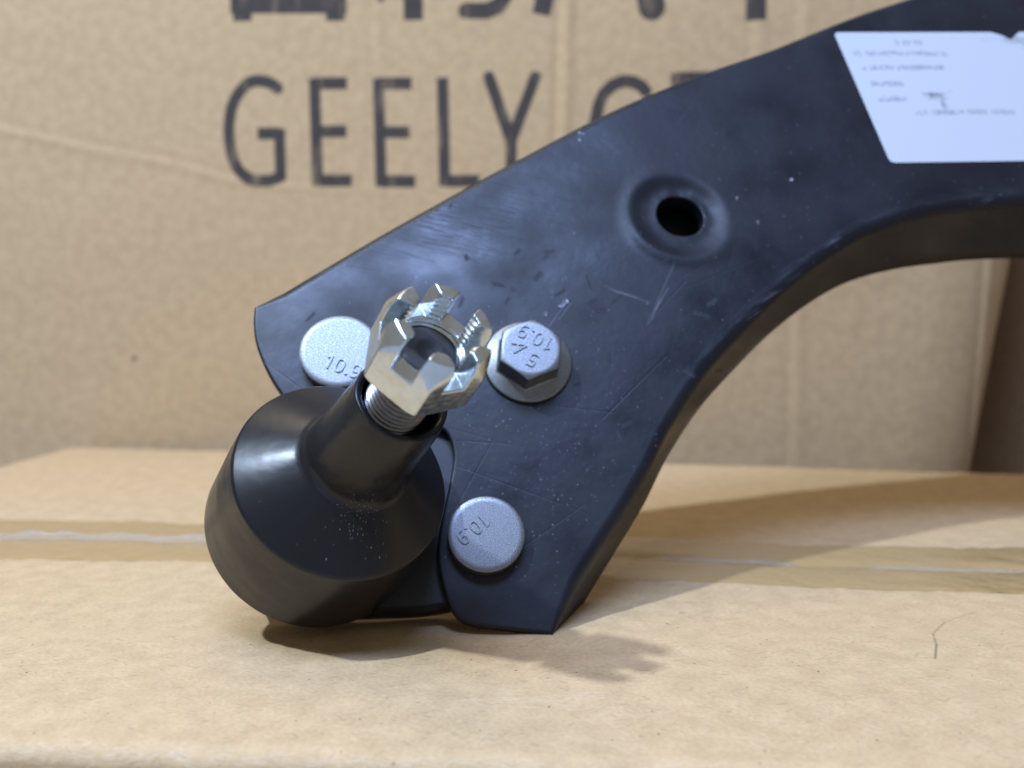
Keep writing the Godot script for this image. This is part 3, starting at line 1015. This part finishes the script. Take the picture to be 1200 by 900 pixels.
func build_arm() -> void:
	var e1 := Vector3(0.9945219, 0, -0.10452846)
	var e2 := Vector3(-0.04907314, 0.88294759, -0.46689975)
	var e3 := Vector3(0.09229316, 0.46947156, 0.87811071)
	var arm := thing("control_arm", Transform3D(Basis(e1, e2, e3), Vector3(0.00962, 0.0006, -0.23504)))
	tag(arm, "black steel control arm with ball joint and castle nut, standing on the taped box", "car part")
	# outline of the stamped face, millimetres from its lower corner
	var arc := [[1.9, -0.3], [10.8, 12.8], [22.5, 28.8], [34.8, 45.8], [45.1, 62.5], [58.8, 80.3], [72.7, 94.4], [90.7, 110.9], [109, 124.8], [127.4, 135.8], [149, 143.6], [170.3, 147.7], [191.5, 150], [226.6, 150.6], [258, 146], [285, 128], [303, 95], [310, 50], [311, 13]]
	var top := [[350, 13], [352, 60], [352, 130], [345, 190], [325, 245], [285, 280], [240, 282], [200.8, 268.5], [170.1, 255.2], [144.9, 244.1], [124.3, 233.7], [104.5, 223.6], [78.1, 211.8], [52.7, 199.2], [28.3, 185.2], [4.9, 169.9], [-14.1, 157.4], [-32.3, 145], [-49.6, 132.9], [-66.2, 120.9], [-79.5, 111.1], [-87.6, 104.8]]
	var left := [[-87.6, 104.8], [-87.6, 99.2], [-86.2, 91.6], [-83, 83.6], [-78.7, 76], [-73.2, 69.7], [-58.9, 63.9], [-40.8, 63.7], [-28.6, 62.5], [-25, 55.1], [-26.2, 45.1], [-29.3, 31.4], [-30.1, 21.4], [-27.4, 9.7], [-22.5, 3.8], [-9.6, 1.3], [1.9, -0.3]]
	var give := func(p: Array, r: float, d: float, draft: float) -> Array:
		var out := []
		for q in p:
			var depth := minf(d + (6.0 * smoothstep(80.0, 170.0, float(q[0])) if r == 4.0 else 0.0), maxf(2.2, 1.75 * float(q[1]) + 2.2))
			out.append([q[0], q[1], minf(r, 0.9 + 0.3 * maxf(0.0, float(q[1]))), depth, draft])
		return out
	var loop := smooth_line(give.call(arc, 4.0, 24.0, 13.0), 2.2)
	loop.append_array(smooth_line([[311, 13, 5.0, 24.0, 8.0], [350, 13, 5.0, 24.0, 3.0]], 3.0))
	var folded := smooth_line(give.call(top, 3.6, 22.0, 3.0), 2.0)
	for k in 4:
		folded[folded.size() - 1 - k][2] = 1.1 + 0.6 * k
		folded[folded.size() - 1 - k][3] = 4.2 + 5.0 * k
	loop.append_array(folded)
	loop.append_array(smooth_line(give.call(left, 0.9, 3.8, 0.0), 1.8))
	var hole := Vector3(58.0, 142.9, 8.6)
	part("stamped_plate", stamped_shell(loop, hole), M.arm_paint, arm)
	# inner plate that boxes in the arm
	var box := PackedVector2Array([Vector2(30, 52), Vector2(54, 84), Vector2(86, 117), Vector2(122, 142), Vector2(168, 156), Vector2(226, 158), Vector2(268, 150), Vector2(300, 118), Vector2(318, 70), Vector2(318, 24), Vector2(343, 24), Vector2(345, 130), Vector2(338, 186), Vector2(318, 238), Vector2(282, 272), Vector2(240, 274), Vector2(172, 247), Vector2(106, 216), Vector2(54, 191), Vector2(6, 162), Vector2(-30, 138), Vector2(-60, 117), Vector2(-60, 108), Vector2(-20, 100)])
	part("inner_plate", slab(box, -15.0, -18.0), M.dark_paint, arm)
	# forging behind the sheet that holds the joint
	var forge := PackedVector2Array([Vector2(-66, 8.5), Vector2(-48, 8.0), Vector2(-30, 8.6), Vector2(-14, 13), Vector2(-2, 24), Vector2(4, 50), Vector2(10, 80), Vector2(6, 94), Vector2(-8, 97), Vector2(-30, 94), Vector2(-54, 99), Vector2(-68, 95), Vector2(-74, 84), Vector2(-76, 70), Vector2(-86, 52), Vector2(-91, 36), Vector2(-86, 18), Vector2(-78, 11)])
	part("joint_forging", slab(forge, -4.0, -15.5, 1.6), M.dark_paint, arm)
	# ---- ball joint, along its own tilted axis
	var a := Vector3(0.364180793, 0.203227039, 0.908884547).normalized()
	var to_arm := Basis(e1, e2, e3).inverse()
	var u := to_arm * Vector3(0.85, -0.53, 0)
	u = (u - a * a.dot(u)).normalized()
	var ball := Basis(u, a, u.cross(a))
	var mid := Vector3(-55.4, 39.9, 23.0) * 0.001
	var spot := func(s: float) -> Transform3D:
		return Transform3D(ball, mid + a * s * 0.001)
	var socket := turned(rounded(PackedVector2Array([Vector2(25.5, 0), Vector2(25.5, 13), Vector2(20, 13)]), [0, 1.5, 0]), 96, 0.6)
	part("joint_socket", socket, M.dark_paint, arm, Transform3D(Basis(Vector3(1, 0, 0), Vector3(0, 0, 1), Vector3(0, -1, 0)), Vector3(-65, 35, -14.5) * 0.001))
	var prof := PackedVector2Array([Vector2(24, -31), Vector2(30.3, -30.7), Vector2(30.9, -29.6), Vector2(30.5, -15), Vector2(29.5, 0), Vector2(15.0, 9.7), Vector2(13.8, 11.1), Vector2(13.4, 16), Vector2(11.9, 38), Vector2(11.5, 40.6), Vector2(10.3, 40.5), Vector2(9.6, 39.6), Vector2(9.9, 20)])
	part("rubber_boot", turned(rounded(prof, [0, 0.5, 0.6, 4, 0.8, 1.0, 2.0, 3, 4, 0.6, 0.5, 0.5, 0]), 192, 0.7, 0.14, 2.1), M.rubber, arm, spot.call(0.0))
	var stud := sheet(121, 280, func(p: float, q: float) -> Vector3:
		var h := lerpf(-24.0, 7.0, q)
		var t := p * TAU
		var r := 6.45 + 1.3 * (1.0 - absf(fposmod(h / 1.6 + p, 1.0) - 0.5) * 2.0)
		if h > 6.0:
			r = minf(r, 7.6 - (h - 6.0) * 0.9)
		return Vector3(cos(t) * r, h, -sin(t) * r) * 0.001, false, true)
	var stud_node := part("ball_stud", stud, M.stud_steel, arm, spot.call(52.0).translated_local(Vector3(0.0013, 0, 0)))
	part("stud_end", turned(PackedVector2Array([Vector2(6.72, 0), Vector2(6.2, 0.4), Vector2(3.1, 0.35), Vector2(2.6, 0.0), Vector2(1.2, -0.9), Vector2(0.0, -1.1)]), 64, 0.5), M.stud_end, stud_node, Transform3D(Basis.IDENTITY, Vector3(0, 0.0070, 0)))
	part("castle_nut", from_field(bore_nut, Vector3(-14.6, -0.9, -14.6), Vector3(14.6, 17.9, 14.6), 0.27), M.nut_zinc, arm, spot.call(52.0).translated_local(Vector3(0.0013, 0, 0)))
	# ---- bolts
	var out := Basis(Vector3(1, 0, 0), Vector3(0, 0, 1), Vector3(0, -1, 0))
	var head := turned(rounded(PackedVector2Array([Vector2(11.8, 0), Vector2(12.4, 0.4), Vector2(12.4, 4.6), Vector2(11.4, 5.0), Vector2(0, 5.0)]), [0, 0.4, 0.7, 1.0, 0]), 96, 0.25)
	for q in [[-59.6, 86.7, -22.0, Vector3(1.0, 5.0, 5.6), 1.0], [-16.1, 28.0, 218.0, Vector3(-4.2, 5.0, -1.6), 0.9]]:
		var b := part("bolt_head", head, M.zinc, arm, Transform3D(out.scaled(Vector3.ONE * float(q[4])), Vector3(q[0], q[1], face_height(q[0], q[1]) - 0.05) * 0.001))
		letters("10.9", 0.0028, (q[3] as Vector3) * 0.001, deg_to_rad(q[2]), b, M.zinc)
	var fb := part("flange_bolt_head", from_field(flange_head, Vector3(-15.2, -0.8, -15.2), Vector3(15.2, 11.4, 15.2), 0.28), M.zinc, arm, Transform3D(out, Vector3(-0.5, 84.6, face_height(-0.5, 84.6) - 0.05) * 0.001))
	letters("10.9", 0.0029, Vector3(1.6, 10.6, -3.6) * 0.001, deg_to_rad(150), fb, M.zinc)
	letters("A", 0.0028, Vector3(-3.6, 10.6, -0.4) * 0.001, deg_to_rad(-80), fb, M.zinc)
	letters("5", 0.0028, Vector3(0.2, 10.6, 4.2) * 0.001, deg_to_rad(150), fb, M.zinc)
	# ---- sticker
	var sk := [Vector2(142.5, 167.5), Vector2(238, 171.5), Vector2(234, 238), Vector2(216, 236.9), Vector2(210.5, 231.8), Vector2(207.5, 234.6), Vector2(203.5, 236.6), Vector2(133.9, 233.2)]
	var soft := PackedVector2Array()
	for k in sk.size():
		var p: Vector2 = sk[k]
		var r := 2.4 if k in [0, 1, 2, 7] else 0.6
		var s: Vector2 = p + (sk[(k + sk.size() - 1) % sk.size()] - p).limit_length(r)
		var e: Vector2 = p + (sk[(k + 1) % sk.size()] - p).limit_length(r)
		for t in 6:
			soft.append(s.lerp(p, t / 5.0).lerp(p.lerp(e, t / 5.0), t / 5.0))
	var filled := fill(soft, PackedVector2Array(), Vector3.ZERO, 4.0)
	var v := PackedVector3Array()
	var nn := PackedVector3Array()
	var uv := PackedVector2Array()
	var ax := Vector2(95.5, 4.0).normalized()
	for p in filled[0]:
		var d: Vector2 = p - Vector2(133.9, 233.2)
		v.append(Vector3(p.x, p.y, face_height(p.x, p.y) + 0.18 + 1.1 * exp(-pow((p as Vector2).distance_to(Vector2(212, 234)) / 5.0, 2.0))) * 0.001)
		nn.append(Vector3(0, 0, 1))
		uv.append(Vector2(d.dot(ax) / 97.0, -d.dot(ax.orthogonal() * -1.0) / 68.0))
	for k in uv.size():
		uv[k].y = absf(uv[k].y)
	part("paper_sticker", commit(v, nn, uv, filled[1]), M.sticker_paper, arm)
